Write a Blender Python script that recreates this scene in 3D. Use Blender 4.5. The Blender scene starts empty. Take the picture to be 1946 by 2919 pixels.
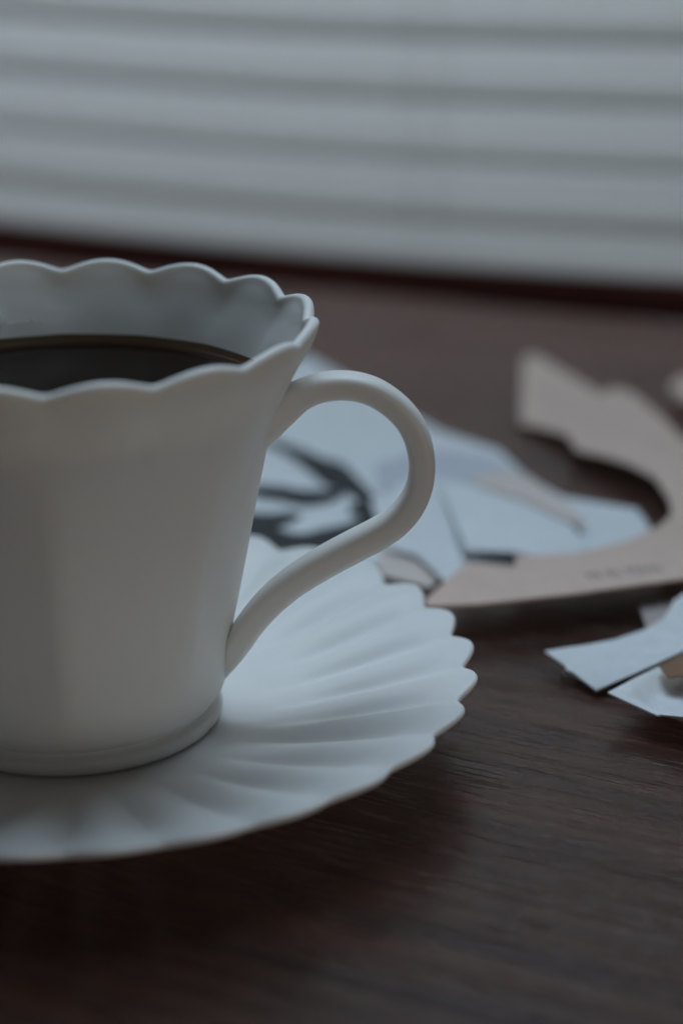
import bpy, bmesh, math, random
from mathutils import Vector, Matrix
from mathutils.geometry import delaunay_2d_cdt
random.seed(7)
S = bpy.context.scene
C = bpy.data.collections.new('set'); S.collection.children.link(C)
R = math.radians

# ------------------------------------------------------------------ camera
cam = bpy.data.cameras.new('camera'); co = bpy.data.objects.new('camera', cam); C.objects.link(co)
YAW, PITCH, ROLL = R(7.769), R(19.262), R(-0.536)
fw = Vector((math.sin(YAW)*math.cos(PITCH), math.cos(YAW)*math.cos(PITCH), -math.sin(PITCH)))
rt = fw.cross(Vector((0, 0, 1))).normalized(); up = rt.cross(fw)
rt, up = rt*math.cos(ROLL)+up*math.sin(ROLL), up*math.cos(ROLL)-rt*math.sin(ROLL)
co.matrix_world = Matrix.Translation((0, -0.34013, 0.15908)) @ Matrix((rt, up, -fw)).transposed().to_4x4()
cam.sensor_fit = 'VERTICAL'; cam.sensor_height = 36; cam.lens = 75.41
cam.clip_start = 0.01; cam.clip_end = 30
cam.dof.use_dof = True; cam.dof.focus_distance = 0.356; cam.dof.aperture_fstop = 7.0
cam.dof.aperture_blades = 0
S.camera = co
S.view_settings.view_transform = 'Standard'; S.view_settings.look = 'None'
S.view_settings.gamma = 1; S.view_settings.exposure = 0.0
S.render.engine = 'CYCLES'
S.cycles.use_denoising = True
S.cycles.max_bounces = 10; S.cycles.diffuse_bounces = 6; S.cycles.sample_clamp_indirect = 4

# ------------------------------------------------------------------ light
W = bpy.data.worlds.new('World'); S.world = W; W.use_nodes = True
bg = W.node_tree.nodes['Background']; bg.inputs[0].default_value = (1.0, 0.93, 0.86, 1); bg.inputs[1].default_value = 0.018
UB = Vector((0.849, -0.528, 0)).normalized()       # along the window
NB = Vector((0.528, 0.849, 0)).normalized()        # out through the window
TE = Vector((0.0908, 0.3203, 0))+NB*0.003                   # a point on the table's far edge
def wpt(s, n, z): return TE + UB*s + NB*n + Vector((0, 0, z))
def area(name, loc, target, sx, sy, power, col):
    l = bpy.data.lights.new(name, 'AREA'); l.shape = 'RECTANGLE'; l.size = sx; l.size_y = sy
    l.energy = power; l.color = col
    o = bpy.data.objects.new(name, l); C.objects.link(o); o.location = loc
    d = (Vector(target)-Vector(loc)).normalized()
    x = Vector((0, 0, 1)).cross(-d).normalized(); y = (-d).cross(x)
    o.matrix_world = Matrix.Translation(loc) @ Matrix((x, y, -d)).transposed().to_4x4()
    return o
L1 = wpt(-0.32, 0.20, 0.66)
area('window_daylight', L1, L1-NB, 1.10, 1.32, 20.0, (0.68, 0.84, 1.0))
area('overhead_fill', (0.20, 0.24, 0.85), (0.02, -0.02, 0.02), 0.5, 0.5, 2.45, (0.61, 0.82, 1.0))  # added soft overhead fill to brighten the saucer and papers
area('front_fill', (0.75, -1.3, 0.15), (0, 0, 0.04), 0.5, 0.4, 2.4, (1.0, 0.965, 0.90))  # added weak fill from front right for the cup front and droplet glints

# ------------------------------------------------------------------ materials
def mat(name, col, rough=0.5, spec=0.5):
    m = bpy.data.materials.new(name); m.use_nodes = True
    b = m.node_tree.nodes['Principled BSDF']
    b.inputs['Base Color'].default_value = (*col, 1); b.inputs['Roughness'].default_value = rough
    b.inputs['Specular IOR Level'].default_value = spec
    return m, b, m.node_tree
def node(nt, t, **kw):
    n = nt.nodes.new(t)
    for k, v in kw.items():
        if k in n.inputs: n.inputs[k].default_value = v
        else: setattr(n, k, v)
    return n
def coords(nt, scale=(1, 1, 1), rot=(0, 0, 0), kind='Object'):
    tc = nt.nodes.new('ShaderNodeTexCoord'); mp = nt.nodes.new('ShaderNodeMapping')
    mp.vector_type = 'POINT'
    mp.inputs['Scale'].default_value = scale; mp.inputs['Rotation'].default_value = rot
    nt.links.new(tc.outputs[kind], mp.inputs[0]); return mp
def ramp(nt, fac, stops):
    r = nt.nodes.new('ShaderNodeValToRGB'); e = r.color_ramp.elements
    while len(e) < len(stops): e.new(0.5)
    for i, (p, c) in enumerate(stops):
        e[i].position = p; e[i].color = (*c, 1) if len(c) == 3 else c
    nt.links.new(fac, r.inputs[0]); return r
def mix(nt, fac, a, b, mode='MIX'):
    n = nt.nodes.new('ShaderNodeMix'); n.data_type = 'RGBA'; n.blend_type = mode
    if isinstance(fac, float): n.inputs[0].default_value = fac
    else: nt.links.new(fac, n.inputs[0])
    for s, i in ((a, 6), (b, 7)):
        if isinstance(s, tuple): n.inputs[i].default_value = (*s, 1)
        else: nt.links.new(s, n.inputs[i])
    return n.outputs[2]

# white bisque-like porcelain
def porcelain(name, col, rough):
    m, b, nt = mat(name, col, rough, 0.5)
    b.inputs['Subsurface Weight'].default_value = 0.25
    b.inputs['Subsurface Radius'].default_value = (1.0, 0.8, 0.6); b.inputs['Subsurface Scale'].default_value = 0.003
    mp = coords(nt, (1, 1, 1)); n = node(nt, 'ShaderNodeTexNoise', Scale=90.0, Detail=3.0)
    nt.links.new(mp.outputs[0], n.inputs[0])
    bp = node(nt, 'ShaderNodeBump', Strength=0.12, Distance=0.0004); nt.links.new(n.outputs[0], bp.inputs['Height'])
    nt.links.new(bp.outputs[0], b.inputs['Normal'])
    r2 = node(nt, 'ShaderNodeTexNoise', Scale=25.0, Detail=5.0); nt.links.new(mp.outputs[0], r2.inputs[0])
    rr = node(nt, 'ShaderNodeMapRange'); nt.links.new(r2.outputs[0], rr.inputs[0])
    rr.inputs['To Min'].default_value = rough-0.08; rr.inputs['To Max'].default_value = rough+0.08
    nt.links.new(rr.outputs[0], b.inputs['Roughness'])
    return m
M_cup = porcelain('cup_porcelain', (0.80, 0.79, 0.765), 0.48)
M_sau = porcelain('saucer_porcelain', (0.82, 0.81, 0.795), 0.44)

# dark wood table top
def wood():
    m, b, nt = mat('walnut_table', (0.08, 0.05, 0.045), 0.42, 0.5)
    b.inputs['Specular Tint'].default_value = (1.0, 0.80, 0.74, 1); b.inputs['Sheen Weight'].default_value = 0.8; b.inputs['Sheen Roughness'].default_value = 0.35; b.inputs['Sheen Tint'].default_value = (1.0, 0.52, 0.42, 1); b.inputs['Specular IOR Level'].default_value = 0.43
    L = nt.links
    a = R(36)
    base = coords(nt, (1, 1, 1), (0, 0, a))
    def st(sx, sy):
        q = nt.nodes.new('ShaderNodeMapping'); q.inputs['Scale'].default_value = (sx, sy, 1)
        L.new(base.outputs[0], q.inputs[0]); return q
    n1 = node(nt, 'ShaderNodeTexNoise', Scale=1.0, Detail=4.0, Roughness=0.6, Distortion=0.3); L.new(st(5, 70).outputs[0], n1.inputs[0])
    n2 = node(nt, 'ShaderNodeTexNoise', Scale=1.0, Detail=6.0, Roughness=0.65, Distortion=0.2); L.new(st(14, 420).outputs[0], n2.inputs[0])
    n3 = node(nt, 'ShaderNodeTexNoise', Scale=1.0, Detail=3.0, Roughness=0.6); L.new(st(60, 1150).outputs[0], n3.inputs[0])
    c1 = ramp(nt, n1.outputs[0], [(0.36, (0.008, 0.004, 0.004)), (0.5, (0.032, 0.012, 0.007)), (0.66, (0.066, 0.026, 0.016))])
    c2 = ramp(nt, n2.outputs[0], [(0.34, (0.30, 0.32, 0.38)), (0.5, (0.95, 0.95, 0.95)), (0.8, (1.25, 1.15, 1.05))])
    pores = ramp(nt, n3.outputs[0], [(0.36, (0.15, 0.15, 0.18)), (0.44, (1, 1, 1))])
    col = mix(nt, 1.0, c1.outputs[0], c2.outputs[0], 'MULTIPLY')
    col = mix(nt, 0.75, col, pores.outputs[0], 'MULTIPLY')
    L.new(col, b.inputs['Base Color'])
    rr = node(nt, 'ShaderNodeMapRange'); L.new(n2.outputs[0], rr.inputs[0])
    rr.inputs['To Min'].default_value = 0.30; rr.inputs['To Max'].default_value = 0.20
    L.new(rr.outputs[0], b.inputs['Roughness'])
    sp = nt.nodes.new('ShaderNodeMath'); sp.operation = 'MULTIPLY'          # open pores and dark grain are less glossy
    pm = node(nt, 'ShaderNodeMapRange'); L.new(pores.outputs[0], pm.inputs[0]); pm.inputs['To Min'].default_value = 0.25; pm.inputs['To Max'].default_value = 1.0
    gm = node(nt, 'ShaderNodeMapRange'); L.new(n2.outputs[0], gm.inputs[0])
    gm.inputs['From Min'].default_value = 0.34; gm.inputs['From Max'].default_value = 0.6; gm.inputs['To Min'].default_value = 0.26; gm.inputs['To Max'].default_value = 0.62
    L.new(pm.outputs[0], sp.inputs[0]); L.new(gm.outputs[0], sp.inputs[1]); L.new(sp.outputs[0], b.inputs['Specular IOR Level'])
    bp = node(nt, 'ShaderNodeBump', Strength=0.5, Distance=0.00025); L.new(pores.outputs[0], bp.inputs['Height'])
    bp2 = node(nt, 'ShaderNodeBump', Strength=0.15, Distance=0.0003); L.new(n2.outputs[0], bp2.inputs['Height'])
    L.new(bp.outputs[0], bp2.inputs['Normal']); L.new(bp2.outputs[0], b.inputs['Normal'])
    return m
M_wood = wood()
def dark_wood():
    m, b, nt = mat('mahogany_rail', (0.05, 0.012, 0.008), 0.45, 0.4)
    mp = coords(nt, (8, 60, 200)); n = node(nt, 'ShaderNodeTexNoise', Scale=1.0, Detail=5.0); nt.links.new(mp.outputs[0], n.inputs[0])
    r = ramp(nt, n.outputs[0], [(0.3, (0.03, 0.008, 0.006)), (0.7, (0.075, 0.02, 0.012))])
    nt.links.new(r.outputs[0], b.inputs['Base Color']); return m
M_rail = dark_wood()

def paper(name, col, rough=0.75, var=0.06, trans=0.0):
    m, b, nt = mat(name, col, rough, 0.3)
    mp = coords(nt, (1, 1, 1)); n = node(nt, 'ShaderNodeTexNoise', Scale=260.0, Detail=6.0, Roughness=0.7); nt.links.new(mp.outputs[0], n.inputs[0])
    n0 = node(nt, 'ShaderNodeTexNoise', Scale=1800.0, Detail=2.0); nt.links.new(mp.outputs[0], n0.inputs[0])
    r = ramp(nt, n.outputs[0], [(0.3, tuple(c*(1-var) for c in col)), (0.7, tuple(min(1, c*(1+var)) for c in col))])
    nt.links.new(r.outputs[0], b.inputs['Base Color'])
    bp = node(nt, 'ShaderNodeBump', Strength=0.3, Distance=0.0001); nt.links.new(n0.outputs[0], bp.inputs['Height'])
    nt.links.new(bp.outputs[0], b.inputs['Normal'])
    return m
M_white = paper('white_paper', (0.82, 0.84, 0.86))
M_card = paper('greige_card', (0.74, 0.555, 0.475), 0.8)
M_pale = paper('pale_beige_paper', (0.76, 0.66, 0.61), 0.8)
M_kraft = paper('kraft_paper', (0.26, 0.15, 0.09), 0.8)
M_pink = paper('pale_pink_card', (0.52, 0.44, 0.42), 0.8)
M_ink = paper('black_ink', (0.018, 0.022, 0.028), 0.6)
M_print = paper('grey_print', (0.16, 0.14, 0.13), 0.7)

def slat_mat():
    m = bpy.data.materials.new('blind_slat'); m.use_nodes = True; nt = m.node_tree; L = nt.links
    b = nt.nodes['Principled BSDF']; out = nt.nodes['Material Output']
    mp = coords(nt, (6, 6, 300)); n = node(nt, 'ShaderNodeTexNoise', Scale=1.0, Detail=4.0); L.new(mp.outputs[0], n.inputs[0])
    r = ramp(nt, n.outputs[0], [(0.3, (0.70, 0.715, 0.71)), (0.7, (0.76, 0.77, 0.76))])
    L.new(r.outputs[0], b.inputs['Base Color']); b.inputs['Roughness'].default_value = 0.5
    t = nt.nodes.new('ShaderNodeBsdfTranslucent'); t.inputs[0].default_value = (0.835, 0.812, 0.785, 1)
    ms = nt.nodes.new('ShaderNodeMixShader'); ms.inputs[0].default_value = 0.37
    L.new(b.outputs[0], ms.inputs[1]); L.new(t.outputs[0], ms.inputs[2]); L.new(ms.outputs[0], out.inputs[0]); return m
M_slat = slat_mat()
M_cord, _, _ = mat('blind_cord', (0.75, 0.75, 0.72), 0.8)

def coffee_mat():
    m, b, nt = mat('black_coffee', (0.012, 0.006, 0.004), 0.05, 0.10)
    b.inputs['IOR'].default_value = 1.2; b.inputs['Specular Tint'].default_value = (0.22, 0.18, 0.16, 1)
    # thin liquid climbing the wall lets the porcelain show: browner towards the rim of the pool
    at = nt.nodes.new('ShaderNodeAttribute'); at.attribute_name = 'depth'
    r = ramp(nt, at.outputs['Fac'], [(0.0, (0.50, 0.43, 0.35)), (0.03, (0.13, 0.08, 0.045)), (0.08, (0.045, 0.024, 0.013)), (0.4, (0.02, 0.010, 0.006)), (1.0, (0.010, 0.005, 0.003))])
    nt.links.new(r.outputs[0], b.inputs['Base Color']); return m
M_coffee = coffee_mat()
M_drop, _b, _ = mat('glint_droplet', (0.92, 0.90, 0.86), 0.2, 0.8)  # white base colour stands in for the droplets' highlights
_b.inputs['Coat Weight'].default_value = 1.0; _b.inputs['Coat Roughness'].default_value = 0.03

# ------------------------------------------------------------------ helpers
def link(name, me, m, parent=None, smooth=True):
    o = bpy.data.objects.new(name, me); C.objects.link(o)
    if m: me.materials.append(m)
    if smooth:
        for p in me.polygons: p.use_smooth = True
    if parent: o.parent = parent
    return o
def from_bm(name, bm, m, parent=None, smooth=True):
    me = bpy.data.meshes.new(name); bm.normal_update(); bm.to_mesh(me); bm.free(); return link(name, me, m, parent, smooth)
def tag(o, label, cat, group=None, kind=None):
    if label: o['label'] = label
    if cat: o['category'] = cat
    if group: o['group'] = group
    if kind: o['kind'] = kind
    return o
def empty(name, loc=(0, 0, 0)):
    o = bpy.data.objects.new(name, None); o.empty_display_size = 0.02; C.objects.link(o); o.location = loc; return o
def lathe(rows, nseg, closed_start=True, closed_end=True):
    """rows: list of functions theta -> (r, z)"""
    vs, fs = [], []
    for f in rows:
        for i in range(nseg):
            t = 2*math.pi*i/nseg; r, z = f(t); vs.append((r*math.sin(t), -r*math.cos(t), z))
    for j in range(len(rows)-1):
        for i in range(nseg):
            a = j*nseg+i; b = j*nseg+(i+1) % nseg
            fs.append((a, b, b+nseg, a+nseg))
    if closed_start:
        vs.append((0, 0, rows[0](0)[1])); c = len(vs)-1
        for i in range(nseg): fs.append((c, (i+1) % nseg, i))
    if closed_end:
        vs.append((0, 0, rows[-1](0)[1])); c = len(vs)-1; o = (len(rows)-1)*nseg
        for i in range(nseg): fs.append((c, o+i, o+(i+1) % nseg))
    me = bpy.data.meshes.new('m'); me.from_pydata(vs, [], fs)
    bm = bmesh.new(); bm.from_mesh(me); bmesh.ops.recalc_face_normals(bm, faces=bm.faces); bm.to_mesh(me); bm.free()
    return me
def lerp_tab(tab, x):
    if x <= tab[0][0]: return tab[0][1]
    for (a, b), (c, d) in zip(tab, tab[1:]):
        if x <= c:
            t = (x-a)/(c-a); return b+(d-b)*t
    return tab[-1][1]

# ------------------------------------------------------------------ window, rail, table
table = empty('table', (0.1, 0.0, 0))
def oriented_box(name, s0, s1, n0, n1, z0, z1, m, parent=None, bev=0.0015):
    bm = bmesh.new()
    bmesh.ops.create_cube(bm, size=1)
    for v in bm.verts:
        v.co = Vector(((s0+s1)/2+v.co.x*(s1-s0), (n0+n1)/2+v.co.y*(n1-n0), (z0+z1)/2+v.co.z*(z1-z0)))
    bmesh.ops.bevel(bm, geom=bm.edges[:], offset=bev, segments=3, profile=0.7, affect='EDGES')
    o = from_bm(name, bm, m, None, False)
    return o
def place_win(o, parent=None):
    M = Matrix.Translation(TE) @ Matrix((UB, NB, Vector((0, 0, 1)))).transposed().to_4x4()
    if parent:
        o.parent = parent; o.matrix_parent_inverse = parent.matrix_world.inverted()
    o.matrix_world = M
bpy.context.view_layer.update()
top = oriented_box('table_top', -0.75, 0.55, -0.80, 0.0, -0.028, 0.0, M_wood, bev=0.002)
for v in top.data.vertices:          # bake the window-aligned frame into the mesh so grain runs in table space
    w = TE + UB*v.co.x + NB*v.co.y; v.co = (w.x-0.1, w.y, v.co.z)
top.parent = table
tag(table, 'dark brown walnut table with visible grain under the cup and papers', 'table')
rail = oriented_box('window_rail', -1.2, 1.6, 0.034, 0.07, -0.25, 0.010, M_rail)
place_win(rail); tag(rail, 'dark reddish brown wooden rail below the white blind, behind the table', 'window rail')

blind = empty('venetian_blind', wpt(0, 0.023, 0.007)); bpy.context.view_layer.update()
tag(blind, 'closed white venetian blind with wide horizontal slats behind the table', 'blind')
PITCH_S = 0.0190
def slat_mesh(SW=0.0262, tilt=R(14), bw=0.0019):
    vs, fs = [], []; NA, NL = 10, 40; x0, x1 = -1.1, 0.25
    prof = []
    for i in range(NA+1):
        u = i/NA-0.5; bow = bw*(1-4*u*u)
        # v up the slat, n towards the room is negative
        v = u*SW; n = -bow
        prof.append((n*math.cos(tilt)+v*math.sin(tilt), v*math.cos(tilt)-n*math.sin(tilt)))
    th = 0.0003
    for side in (0, 1):
        for i, (n, z) in enumerate(prof):
            for k in range(NL+1):
                x = x0+(x1-x0)*k/NL
                vs.append((x, n+th*side, z+SW/2*math.cos(tilt)-0.0023*math.cos(math.pi*(x+0.015)/0.26)))
    st = NL+1; off = (NA+1)*st
    for i in range(NA):
        for k in range(NL):
            a = i*st+k
            fs.append((a, a+1, a+1+st, a+st)); fs.append((off+a, off+a+st, off+a+1+st, off+a+1))
    for k in range(NL):
        fs.append((k, off+k, off+k+1, k+1)); a = NA*st+k; fs.append((a, a+1, off+a+1, off+a))
    me = bpy.data.meshes.new('slat'); me.from_pydata(vs, [], fs); me.update(); return me
sm = slat_mesh()
for p in sm.polygons: p.use_smooth = True
sm.materials.append(M_slat)
WINROT = Matrix((UB, NB, Vector((0, 0, 1)))).transposed().to_4x4()
br = slat_mesh(0.0205, R(6), 0.0012); br.name = 'bottom_rail'; br.materials.append(M_slat)
for p in br.polygons: p.use_smooth = True
o = bpy.data.objects.new('bottom_rail', br); C.objects.link(o); o.parent = blind
o.matrix_local = Matrix.Translation((0, 0, 0.0005)) @ WINROT
for i in range(21):
    o = bpy.data.objects.new('slat', sm); C.objects.link(o); o.parent = blind
    jit = random.uniform(-1, 1)
    o.matrix_local = Matrix.Translation((0, 0, 0.0148+i*PITCH_S+0.0002*jit)) @ WINROT @ Matrix.Rotation(R(0.9*jit), 4, 'X') @ Matrix.Rotation(R(random.uniform(-.05, .05)), 4, 'Y')
def cord(s):
    bm = bmesh.new(); bmesh.ops.create_cone(bm, cap_ends=True, segments=10, radius1=0.00025, radius2=0.00025, depth=0.41)
    o = from_bm('cord', bm, M_cord, blind); o.matrix_local = Matrix.Translation(UB*s+NB*-0.0045+Vector((0, 0, 0.207)))
for s in (0.015, 0.026): cord(s)
hr = oriented_box('headrail', -1.1, 0.25, -0.012, 0.016, 21*PITCH_S+0.022, 21*PITCH_S+0.045, M_slat)
hr.parent = blind; hr.matrix_local = WINROT

# ------------------------------------------------------------------ cup
T0 = R(-2.66); NL = 16
PROF = [(0.0086, 0.0236), (0.0098, 0.0251), (0.0115, 0.02605), (0.0155, 0.02665), (0.0196, 0.02735), (0.0245, 0.0285), (0.0346, 0.0306), (0.0446, 0.0326),
        (0.0537, 0.0346), (0.0582, 0.0359), (0.0631, 0.0376), (0.0675, 0.0393), (0.0701, 0.0407), (0.0730, 0.0419), (0.0745, 0.0424)]
def smooth_prof(z):
    return sum(lerp_tab(PROF, z+d) for d in (-0.0012, -0.0006, 0, 0.0006, 0.0012))/5
LJ = [random.uniform(-1, 1) for _ in range(NL)]
def lobe(t):
    q = (t-T0)/(2*math.pi)*NL; k = math.floor(q); s = abs(math.sin(math.pi*(q-k)))
    L = math.sqrt(s*s+0.025)-0.158
    return L*(1+0.07*LJ[int(k) % NL])
def sstep(a, b, x):
    t = max(0, min(1, (x-a)/(b-a))); return t*t*(3-2*t)
def octo(t):
    def f(a):
        p = math.pi/4; m = (a-T0) % p
        return math.cos(math.pi/8)/math.cos(m-math.pi/8)
    return sum(f(t+R(d)) for d in (-3, -1.5, 0, 1.5, 3))/5
def cup_r(t, z, inset=0.0, inner=False):
    r = smooth_prof(z)
    k = 0.68*sstep(0.009, 0.022, z)*(1-sstep(0.047, 0.073, z))
    if inner: r *= 1-0.03*sstep(0.010, 0.022, z)*(1-sstep(0.047, 0.073, z))
    else: r *= 1-k*(1-octo(t))
    A = 0.0010*sstep(0.060, 0.0745, z)+0.0002*sstep(0.035, 0.06, z)
    if inner: A = 0.0004*sstep(0.0690, 0.0745, z)
    r += A*(lobe(t)-0.35)
    return r-inset
def lip(t, z):
    return z-0.0008*sstep(0.062, 0.0745, z)+0.0019*(lobe(t)-0.45)*sstep(0.062, 0.0745, z)
rows = []
def add(r, z): rows.append(lambda t, r=r, z=z: (r, z))
add(0.0200, 0.0062); add(0.0222, 0.0060); add(0.0230, 0.0051); add(0.0238, 0.00502); add(0.0246, 0.0052); add(0.0252, 0.0060); add(0.0253, 0.0070); add(0.0251, 0.0077); add(0.0246, 0.0081); add(0.0235, 0.0084); add(0.0233, 0.0087)
zz = 0.0090
while zz < 0.0738:
    rows.append(lambda t, z=zz: (cup_r(t, z), lip(t, z))); zz += 0.0011 if zz < .014 or zz > .06 else 0.0018
TH = 0.0019
for k in range(9):     # rounded lip
    a = math.pi*k/8
    rows.append(lambda t, a=a: (cup_r(t, 0.0745)-TH/2+TH/2*math.cos(a), lip(t, 0.0745)+0.0009*math.sin(a)))
zz = 0.0736
while zz > 0.010:
    rows.append(lambda t, z=zz: (cup_r(t, z, TH+0.0004*sstep(.07, .05, z), True), lip(t, z))); zz -= 0.0018
rows.append(lambda t: (0.0215, 0.0088)); rows.append(lambda t: (0.012, 0.0082))
cup = empty('coffee_cup', (0, 0, 0.005)); bpy.context.view_layer.update()
def under(o, parent):
    o.parent = parent; o.matrix_parent_inverse = Matrix.Translation(-parent.location)
body = link('cup_body', lathe(rows, 512), M_cup); under(body, cup)
tag(cup, 'white scalloped porcelain cup full of black coffee, standing on the ribbed saucer', 'cup')

# handle: centre line in the vertical plane through the axis at azimuth PH
PH = R(82)
HP = [(31.5, 57.4, 5.2, 5.2), (33.8, 58.3, 4.2, 4.5), (36.4, 59.6, 3.1, 3.7), (39.5, 61.6, 2.45, 3.2), (42.9, 62.9, 2.25, 3.2), (47.0, 63.2, 2.2, 3.2), (50.9, 62.3, 2.2, 3.2), (54.4, 60.1, 2.2, 3.2), (57.1, 57.1, 2.2, 3.2),
      (58.7, 53.5, 2.2, 3.2), (59.3, 49.7, 2.2, 3.2), (58.9, 45.8, 2.2, 3.2), (57.4, 42.4, 2.3, 3.3), (55.0, 39.6, 2.4, 3.35), (52.0, 37.5, 2.5, 3.4), (47.8, 35.2, 2.55, 3.4), (42.7, 32.3, 2.55, 3.4),
      (37.6, 28.9, 2.5, 3.3), (33.6, 25.3, 2.45, 3.2), (30.6, 21.7, 2.35, 3.0), (28.7, 18.8, 2.3, 2.9), (27.3, 16.3, 2.0, 2.6), (26.4, 14.2, 1.4, 2.1), (25.8, 12.4, 0.7, 1.3), (25.3, 11.2, 0.3, 0.6)]
def catmull(P, n=8):
    out = []
    for i in range(len(P)-1):
        p0 = P[max(0, i-1)]; p1 = P[i]; p2 = P[i+1]; p3 = P[min(len(P)-1, i+2)]
        for k in range(n):
            t = k/n
            out.append(tuple(0.5*((2*b)+(-a+c)*t+(2*a-5*b+4*c-d)*t*t+(-a+3*b-3*c+d)*t**3) for a, b, c, d in zip(p0, p1, p2, p3)))
    out.append(P[-1]); return out
def handle():
    pts = catmull(HP); NS = 40; vs, fs = [], []
    rad = Vector((math.sin(PH), -math.cos(PH), 0)); nrm = Vector((math.cos(PH), math.sin(PH), 0)); up = Vector((0, 0, 1))
    for i, (x, z, a, b) in enumerate(pts):
        x0, z0 = pts[max(0, i-1)][:2]; x1, z1 = pts[min(len(pts)-1, i+1)][:2]
        tx, tz = x1-x0, z1-z0; l = math.hypot(tx, tz); tx /= l; tz /= l
        inn = rad*(-tz)+up*tx                      # outward normal of the curve in its plane
        for k in range(NS):
            u = 2*math.pi*k/NS; c, s = math.cos(u), math.sin(u)
            e = 2/3.0
            pc = math.copysign(abs(c)**e, c); ps = math.copysign(abs(s)**e, s)
            p = rad*(x/1000)+up*(z/1000)+inn*(a/1000*pc)+nrm*(b/1000*ps)
            vs.append(p)
    n = len(pts)
    for i in range(n-1):
        for k in range(NS):
            a = i*NS+k; b = i*NS+(k+1) % NS; fs.append((a, b, b+NS, a+NS))
    fs.append(tuple(range(NS))); fs.append(tuple(range((n-1)*NS, n*NS)))
    me = bpy.data.meshes.new('handle'); me.from_pydata(vs, [], fs)
    bm = bmesh.new(); bm.from_mesh(me); bmesh.ops.recalc_face_normals(bm, faces=bm.faces); bm.to_mesh(me); bm.free()
    return me
ho = link('handle', handle(), M_cup); under(ho, cup)

# coffee: a body of liquid whose skin climbs the wall a little
ZC = 0.0618
def cof_me():
    vs, fs, dep = [], [], []
    N = 256; ins = TH+0.00045
    levels = [(1.019, 0.0030, 0.0), (1.009, 0.0018, 0.02), (1.003, 0.0012, 0.04), (0.9975, 0.0007, 0.05), (0.991, 0.00032, 0.06), (0.975, 0.0001, 0.18), (0.95, 0.00002, 0.42), (0.92, 0, 0.7), (0.88, 0, 1), (0.7, 0, 1), (0.4, 0, 1)]
    for f, dz, d in levels:
        for i in range(N):
            t = 2*math.pi*i/N; r = (cup_r(t, ZC+dz, ins-0.0002, True))*f
            vs.append((r*math.sin(t), -r*math.cos(t), ZC+dz)); dep.append(d)
    for j in range(len(levels)-1):
        for i in range(N):
            a = j*N+i; b = j*N+(i+1) % N; fs.append((a, b, b+N, a+N))
    vs.append((0, 0, ZC)); dep.append(1); c = len(vs)-1; o = (len(levels)-1)*N
    for i in range(N): fs.append((c, o+i, o+(i+1) % N))
    # underside: down the wall to the bottom of the bowl
    prev = 0
    for z in (0.055, 0.04, 0.025, 0.0115):
        st = len(vs)
        for i in range(N):
            t = 2*math.pi*i/N; r = cup_r(t, z, ins+0.0001, True); vs.append((r*math.sin(t), -r*math.cos(t), z)); dep.append(1)
        for i in range(N):
            a = prev+i; b = prev+(i+1) % N; fs.append((b, a, st+i, st+(i+1) % N))
        prev = st
    fs.append(tuple(prev+i for i in range(N)))
    me = bpy.data.meshes.new('coffee'); me.from_pydata(vs, [], fs)
    at = me.attributes.new('depth', 'FLOAT', 'POINT')
    for i, d in enumerate(dep): at.data[i].value = d
    bm = bmesh.new(); bm.from_mesh(me); bmesh.ops.recalc_face_normals(bm, faces=bm.faces); bm.to_mesh(me); bm.free()
    return me
cf = link('coffee', cof_me(), M_coffee); tag(cf, 'black coffee with a thin amber edge, filling the white cup', 'coffee')
# small droplets, coloured white as glints, on the inner wall above the coffee
bm = bmesh.new()
for az, z, s in [(196.5, .0663, .6), (195.0, .0669, .5), (194.6, .0658, .35), (192.5, .0656, .28), (191.2, .0655, .3), (190.2, .0656, .26), (189.0, .0657, .25), (188.0, .0655, .3), (186.2, .0658, .33), (183.5, .0655, .22), (193.4, .0664, .3), (198, .0655, .8), (199.5, .0662, .7)]:
    t = R(az); r = cup_r(t, z, TH+0.0003, True)
    p = Vector((r*math.sin(t), -r*math.cos(t), z))
    g = bmesh.ops.create_icosphere(bm, subdivisions=2, radius=1)
    nrm = Vector((-math.sin(t), math.cos(t), 0)); tan = Vector((math.cos(t), math.sin(t), 0))
    for v in g['verts']:
        c = v.co.copy(); v.co = p+tan*c.x*s/1000*0.9+Vector((0, 0, 1))*c.z*s/1000*0.65+nrm*(c.y*s/1000*0.45)
dr = from_bm('glint_droplets', bm, M_drop); dr['kind'] = 'stuff'; under(dr, cup)

# ------------------------------------------------------------------ saucer
TS = R(-2.5); NSC = 30
SJ = [random.uniform(-1, 1) for _ in range(NSC)]
def sl(t):
    q = (t-TS)/(2*math.pi)*NSC; k = math.floor(q); s = abs(math.sin(math.pi*(q-k)))
    return (math.sqrt(s*s+0.05)-0.2236)/0.80*(1+0.02*SJ[int(k) % NSC])
R0 = 0.0270
def s_top(t, f):      # f 0..1 from the well to the rim
    Rm = 0.0660+0.0023*sl(t)
    r = R0+(Rm-R0)*f
    z = 0.00495+0.0100*(f**1.2)
    a = 0.0021*sstep(0.05, 0.62, f)*(1-0.45*sstep(0.75, 1.0, f))
    z += a*(sl(t)-0.55)-0.0006*sstep(0.88, 1.0, f)
    return r, z
rows = [lambda t: (0.010, 0.00490), lambda t: (0.020, 0.00490), lambda t: (0.0255, 0.00491)]
NF = 44
for k in range(NF+1): rows.append(lambda t, f=k/NF: s_top(t, f))
for k in range(1, 6):
    a = math.pi*k/5
    rows.append(lambda t, a=a: (s_top(t, 1)[0]+0.0006*math.sin(a), s_top(t, 1)[1]-0.0006+0.0006*math.cos(a)))
for k in range(1, 13):
    f = 1-k/12*0.86
    rows.append(lambda t, f=f: (s_top(t, f)[0], s_top(t, f)[1]-0.0011-0.0019*(1-f)))
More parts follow.
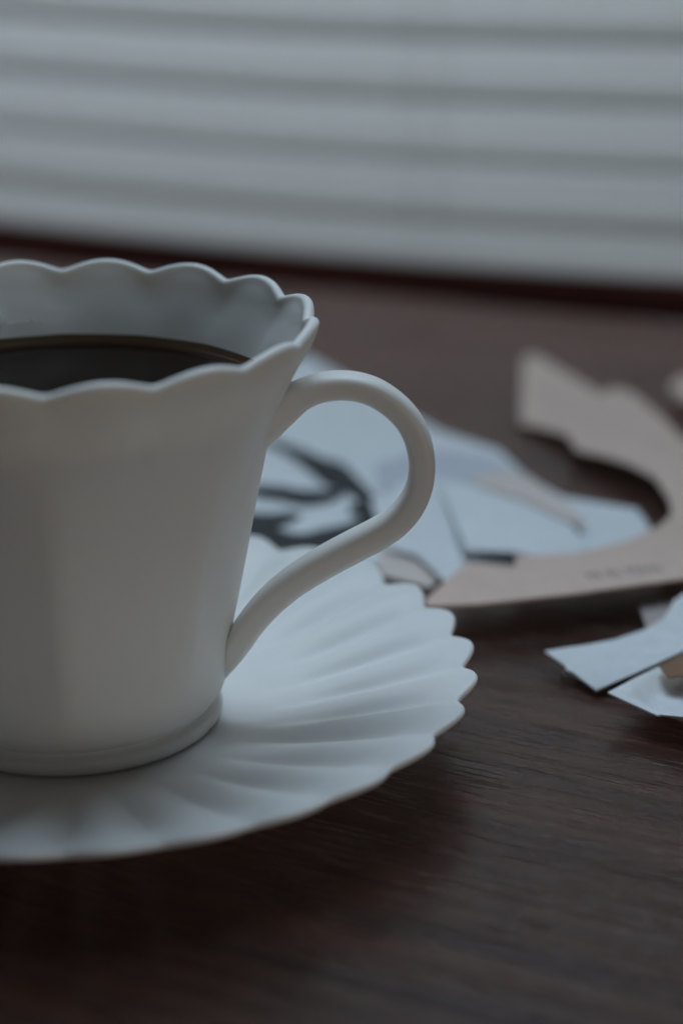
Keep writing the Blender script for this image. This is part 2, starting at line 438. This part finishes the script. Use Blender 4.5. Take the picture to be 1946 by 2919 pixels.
rows += [lambda t: (0.0325, 0.0022), lambda t: (0.0322, 0.0003), lambda t: (0.0315, 0.00005), lambda t: (0.0305, 0.00005), lambda t: (0.0298, 0.0004), lambda t: (0.0292, 0.0021), lambda t: (0.012, 0.0022)]
sau = link('saucer', lathe(rows, 960), M_sau)
tag(sau, 'white ribbed saucer with scalloped petal edge under the coffee cup', 'saucer')

# ------------------------------------------------------------------ papers (outlines in mm on the table)
SHEETS = {
    'card': [(67.5, 37.1, 6), (77.8, 35.8, 6.3), (95.1, 36.8, 6.8), (119.3, 39.8, 7.5), (135.0, 46.6, 6), (155.8, 71.3, 2), (168.8, 113.9, 1), (159.0, 126.2, 4), (146.0, 129.9, 7), (145.8, 149.2, 7), (145.6, 173.1, 6), (143.4, 182.4, 5), (138.9, 180.2, 4.3), (133.8, 232.0, 0.9), (130.3, 232.3, 0.6), (121.5, 196.0, 1), (114.8, 166.9, 1.5), (118.9, 157.6, 2.5), (122.7, 148.1, 3.5), (121.2, 135.0, 4), (126.8, 124.4, 5), (129.5, 115.5, 6), (131.4, 103.1, 7), (130.2, 87.7, 7.3), (128.0, 77.9, 7.2), (123.8, 71.9, 7), (120.0, 69.5, 6.5), (115.2, 66.3, 6), (104.9, 62.8, 5.5), (99.5, 62.1, 5.5), (90.8, 62.8, 5.5), (89.3, 56.4, 5.5), (81.0, 59.2, 6), (80.0, 59.1, 6), (73.5, 49.2, 6), (68.5, 41.0, 6)],
    'B2': [(85.0, 119.3, 3.5), (89.1, 116.7, 3.5), (98.0, 107.7, 3.5), (104.0, 97.6, 3.5), (107.5, 87.7, 3.5), (108.3, 75.2, 3.4), (104.3, 62.9, 3.3), (99.7, 64.6, 3.5), (90.8, 67.0, 4.8), (86.0, 67.5, 5.2), (81.6, 67.9, 5.5), (83.2, 91.1, 4.2)],
    'B3': [(101.3, 111.8, 1.2), (109.1, 110.9, 1.5), (115.5, 104.6, 2), (125.3, 95.5, 2.5), (125.2, 86.2, 2.5), (123.5, 75.2, 2.5), (115.4, 66.4, 2.3), (102.2, 65.5, 1.5), (103.0, 93.0, 1.4)],
    'strip': [(91.4, 115.4, 4), (97.2, 121.9, 4), (103.3, 121.5, 4), (106.4, 116.1, 4), (108.0, 105.5, 4), (110.0, 96.0, 4), (111.1, 82.8, 4), (107.1, 86.0, 4), (100.2, 102.8, 4), (95.7, 109.4, 4)],
    'B1': [(34.7, 221.3, 0.5), (69.8, 245.1, 0.5), (83.2, 202.2, 0.5), (94.2, 166.2, 0.6), (105.3, 147.9, 0.8), (107.8, 125.3, 0.8), (112.3, 111.2, 0.8), (106.3, 86.4, 0.5), (83.6, 83.2, 0.5), (65.3, 74.5, 0.4), (49.4, 79.7, 0.4), (25.7, 94.4, 0.4)],
    'B4': [(68.4, 113.0, 1.6), (84.5, 130.8, 2.2), (86.2, 120.2, 2.4), (84.6, 93.2, 2.4), (87.2, 82.0, 2.2), (94.2, 75.2, 1.5), (92.2, 63.5, 1.5), (82.3, 64.8, 2.4), (78.6, 61.9, 2.4), (75.1, 58.9, 2.4), (73.8, 67.7, 2.4), (72.4, 75.5, 2.2), (67.2, 81.0, 1.8)],
    'B5': [(73.9, 142.0, 1.15), (90.0, 149.6, 1.2), (101.6, 143.0, 1.2), (106.5, 130.9, 1.2), (107.9, 120.9, 1.2), (96.3, 117.3, 1.2), (83.7, 114.7, 1.2), (72.0, 123.1, 1.15)],
    'W': [(65.7, 83.1, 0.9), (73.5, 81.9, 0.9), (76.4, 65.7, 0.9), (72.3, 59.3, 0.9), (63.4, 68.3, 0.9)],
    'C': [(86.6, 18.4, 3.2), (95.1, 19.7, 3.4), (100.4, 20.5, 3.7), (104.7, 22.3, 4), (107.7, 23.6, 4.3), (111.7, 26.8, 4.8), (114.2, 30.9, 5.1), (115.7, 34.0, 5.3), (118.2, 36.1, 5.7), (132.2, 43.6, 6), (133.1, 29.7, 4), (110.5, 9.8, 5.2), (104.2, 6.8, 4.2), (99.9, 4.7, 3.6), (92.6, 3.3, 1.5), (89.6, 9.9, 2.6), (89.0, 10.0, 2.7), (88.7, 10.8, 2.8), (89.1, 11.7, 2.8), (88.7, 13.0, 2.8)],
    'D': [(91.7, -7.8, 6), (98.0, -0.5, 4.8), (105.4, 5.7, 4.6), (110.0, 8.1, 5.5), (128.8, 19.9, 5.5), (121.3, -10.2, 2.5), (107.9, -17.8, 4), (101.9, -19.2, 5.8), (99.1, -15.2, 4.6), (98.4, -15.4, 4.6), (95.2, -10.7, 4.9)],
    'E': [(103.8, 2.3, 5.9), (112.9, 9.4, 6.3), (129.0, 17.9, 6.3), (125.1, 3.8, 6.3), (112.5, -2.6, 6.3), (106.5, -3.4, 6.3), (103.9, -2.8, 5.9)],
    'F': [(110.5, 39.7, 2.6), (115.8, 41.8, 2.7), (119.6, 39.5, 2.8), (115.6, 27.6, 2.8), (110.9, 24.7, 2.5), (108.5, 26.4, 2.4)],
    'G': [(158.4, 184.2, 4), (163.0, 191.9, 4), (174.9, 197.8, 4), (167.6, 163.4, 4), (158.5, 169.0, 4)],
}
INK = [
    [(49.5, 168.8, 49.0, 164.0), (54.2, 162.2, 53.3, 154.6), (58.8, 155.5, 57.1, 141.7), (62.6, 148.3, 60.1, 128.8), (66.6, 142.6, 63.8, 122.7), (68.5, 130.2, 66.4, 116.0), (70.2, 118.0, 68.6, 107.6), (71.1, 108.1, 70.2, 102.6)],
    [(43.5, 131.3, 42.7, 122.9), (49.4, 129.3, 48.3, 119.3), (55.0, 125.3, 53.7, 114.6), (61.0, 124.6, 59.9, 116.3), (63.9, 123.6, 63.6, 121.1)],
    [(39.7, 112.3, 38.8, 102.9), (45.4, 110.5, 44.3, 100.5), (49.8, 110.6, 49.0, 103.6), (52.0, 108.8, 51.8, 106.8)],
    [(39.3, 108.7, 37.9, 93.5), (43.1, 107.1, 41.1, 88.3), (46.1, 99.8, 44.2, 82.9), (50.5, 96.0, 48.9, 82.9), (55.5, 98.2, 53.9, 85.6), (61.7, 101.2, 59.9, 88.5), (68.5, 107.5, 66.8, 96.0), (72.5, 107.6, 71.9, 103.7)],
    [(63.2, 111.6, 62.7, 107.6), (66.8, 115.5, 65.2, 105.2), (70.5, 113.6, 68.9, 103.4), (71.4, 107.2, 70.8, 103.3)],
]
GLYPHS = [(102.0, 44.0, 6.8), (119.0, 45.9, 7.6)]

def inside(poly, x, y):
    c = False; j = len(poly)-1
    for i in range(len(poly)):
        xi, yi = poly[i][:2]; xj, yj = poly[j][:2]
        if (yi > y) != (yj > y) and x < (xj-xi)*(y-yi)/(yj-yi)+xi: c = not c
        j = i
    return c
def zfun(poly, wave=None):
    def f(x, y):
        return g(x, y)+(wave(x, y) if wave else 0)
    def g(x, y):
        sw = sz = 0
        for a, b, z in poly:
            d = (a-x)**2+(b-y)**2
            if d < 1e-6: return z
            w = 1/d**1.3; sw += w; sz += w*z
        return sz/sw
    return f
def dense(poly, step):
    out = []
    for i in range(len(poly)):
        a = poly[i]; b = poly[(i+1) % len(poly)]
        n = max(1, int(math.hypot(b[0]-a[0], b[1]-a[1])/step))
        for k in range(n):
            t = k/n; out.append(tuple(p+(q-p)*t for p, q in zip(a, b)))
    return out
def sheet_mesh(name, poly, th, step=2.5, wave=None):
    P = dense(poly, step*0.6); f = zfun(P, wave)
    pts = [Vector(p[:2]) for p in P]; ne = len(pts)
    xs = [p[0] for p in P]; ys = [p[1] for p in P]
    x = min(xs)+step/2
    while x < max(xs):
        y = min(ys)+step/2
        while y < max(ys):
            if inside(P, x, y) and min((x-q[0])**2+(y-q[1])**2 for q in P) > (step*0.45)**2: pts.append(Vector((x, y)))
            y += step
        x += step
    vo, _, fo, _, _, _ = delaunay_2d_cdt(pts, [(i, (i+1) % ne) for i in range(ne)], [], 1, 1e-5)
    bm = bmesh.new()
    V = [bm.verts.new((v.x/1000, v.y/1000, f(v.x, v.y)/1000)) for v in vo]
    for t in fo:
        try: bm.faces.new([V[i] for i in t])
        except ValueError: pass
    for v in [v for v in bm.verts if not v.link_faces]: bm.verts.remove(v)
    bm.normal_update()
    for fc in bm.faces:
        if fc.normal.z < 0: fc.normal_flip()
    ext = bmesh.ops.extrude_face_region(bm, geom=bm.faces[:])
    nv = [g for g in ext['geom'] if isinstance(g, bmesh.types.BMVert)]
    for v in nv: v.co.z -= th/1000
    bmesh.ops.recalc_face_normals(bm, faces=bm.faces)
    me = bpy.data.meshes.new(name); bm.to_mesh(me); bm.free()
    return me, f
def sheet(key, name, th, m, label, cat, group=None, step=2.5, wave=None):
    me, f = sheet_mesh(name, SHEETS[key], th, step, wave)
    o = link(name, me, m, None, False)
    tag(o, label, cat, group); return o, f
DX, DY = SHEETS['D'][0][:2]
def dwave(x, y):
    u = (x-DX)*0.90+(y-DY)*-0.43            # the sheet dips between its propped edges
    P = SHEETS['D']; d = 99
    for i in range(len(P)):
        (ax, ay, _), (bx, by, _) = P[i], P[(i+1) % len(P)]
        t = max(0, min(1, ((x-ax)*(bx-ax)+(y-ay)*(by-ay))/((bx-ax)**2+(by-ay)**2)))
        d = min(d, math.hypot(x-ax-t*(bx-ax), y-ay-t*(by-ay)))
    return -2.2*sstep(0, 5, d)*sstep(1, 8, u)
sheetB1, _ = sheet('B1', 'printed_paper', 0.2, M_white, 'white sheet with black brush strokes lying flat behind the cup handle', 'paper')
for k, s in enumerate(INK):
    bm = bmesh.new()
    A = catmull([q for q in s], 6)
    va = [bm.verts.new((a/1000, b/1000, 0.00078+k*0.00002)) for a, b, c, d in A]
    vb = [bm.verts.new((c/1000, d/1000, 0.00078+k*0.00002)) for a, b, c, d in A]
    for i in range(len(A)-1): bm.faces.new((va[i], va[i+1], vb[i+1], vb[i]))
    bm.normal_update()
    for fc in bm.faces:
        if fc.normal.z < 0: fc.normal_flip()
    r = bmesh.ops.extrude_face_region(bm, geom=bm.faces[:])
    for v in [g for g in r['geom'] if isinstance(g, bmesh.types.BMVert)]: v.co.z -= 0.0001
    bmesh.ops.recalc_face_normals(bm, faces=bm.faces)
    from_bm('brush_stroke', bm, M_ink, sheetB1, False)
M_lilac = paper('lilac_grey_paper', (0.63, 0.645, 0.70))
sheet('B5', 'grey_sheet', 0.2, M_lilac, 'greyish sheet lying under the raised white card, between it and bare table', 'paper')
sheet('W', 'beige_scrap', 0.3, M_pale, 'small beige scrap tucked under a white sheet beside the saucer', 'paper scrap')
sheet('B4', 'white_sheet', 0.3, M_white, 'white sheet with lifted corner between the saucer and the beige card', 'paper')
sheet('B3', 'white_sheet', 0.3, M_white, 'white paper end reaching the inner curve of the beige card', 'paper')
sheet('B2', 'white_sheet', 0.3, M_white, 'raised white card with a square corner next to the notch of the beige card', 'paper')
sheet('strip', 'beige_strip', 0.3, M_pale, 'pale beige strip lying across two white papers', 'paper strip')
card, cf_ = sheet('card', 'beige_card', 0.45, M_card, 'large curved beige card cutout with faint printing along its front edge', 'card')
sheet('F', 'pink_scrap', 0.3, M_pink, 'small pale pink scrap between the beige card and the curved white strip', 'paper scrap')
sheet('C', 'curved_strip', 0.35, M_white, 'curved white paper strip with a pointed end at the right, on the table', 'paper strip')
sheet('D', 'curled_sheet', 0.3, M_white, 'curled white sheet carrying a brown piece, at the right edge', 'paper', step=1.0, wave=dwave)
sheet('E', 'kraft_piece', 0.3, M_kraft, 'brown kraft piece lying on the curled white sheet', 'kraft paper')
sheet('G', 'beige_offcut', 0.3, M_card, 'small beige offcut at the right edge behind the large card', 'paper scrap')

# faint unreadable print along the card's front edge
p0, p1 = Vector(GLYPHS[0]), Vector(GLYPHS[1]); d = (p1-p0); ln = d.length; d.normalize(); pr = Vector((-d.y, d.x, 0)).normalized()
bm = bmesh.new(); rg = random.Random(3)
for a, b in [(0.0, 0.15), (0.25, 0.41), (0.49, 0.68), (0.76, 0.90)]:
    x = a*ln
    while x < b*ln:
        w = 1.0
        for _ in range(3):
            if rg.random() < .5: q = (x, x+0.5, 0, 4.6)
            else:
                h = rg.choice([0, 2.0, 3.9]); q = (x, x+w, h, h+0.7)
            vs = []
            for u, v in ((q[0], q[2]), (q[1], q[2]), (q[1], q[3]), (q[0], q[3])):
                w3 = p0+d*u+pr*v; vs.append(bm.verts.new((w3.x/1000, w3.y/1000, (cf_(w3.x, w3.y)+0.03)/1000)))
            bm.faces.new(vs)
        x += 1.5
pt = from_bm('printing', bm, M_print, card, False); pt['kind'] = 'stuff'
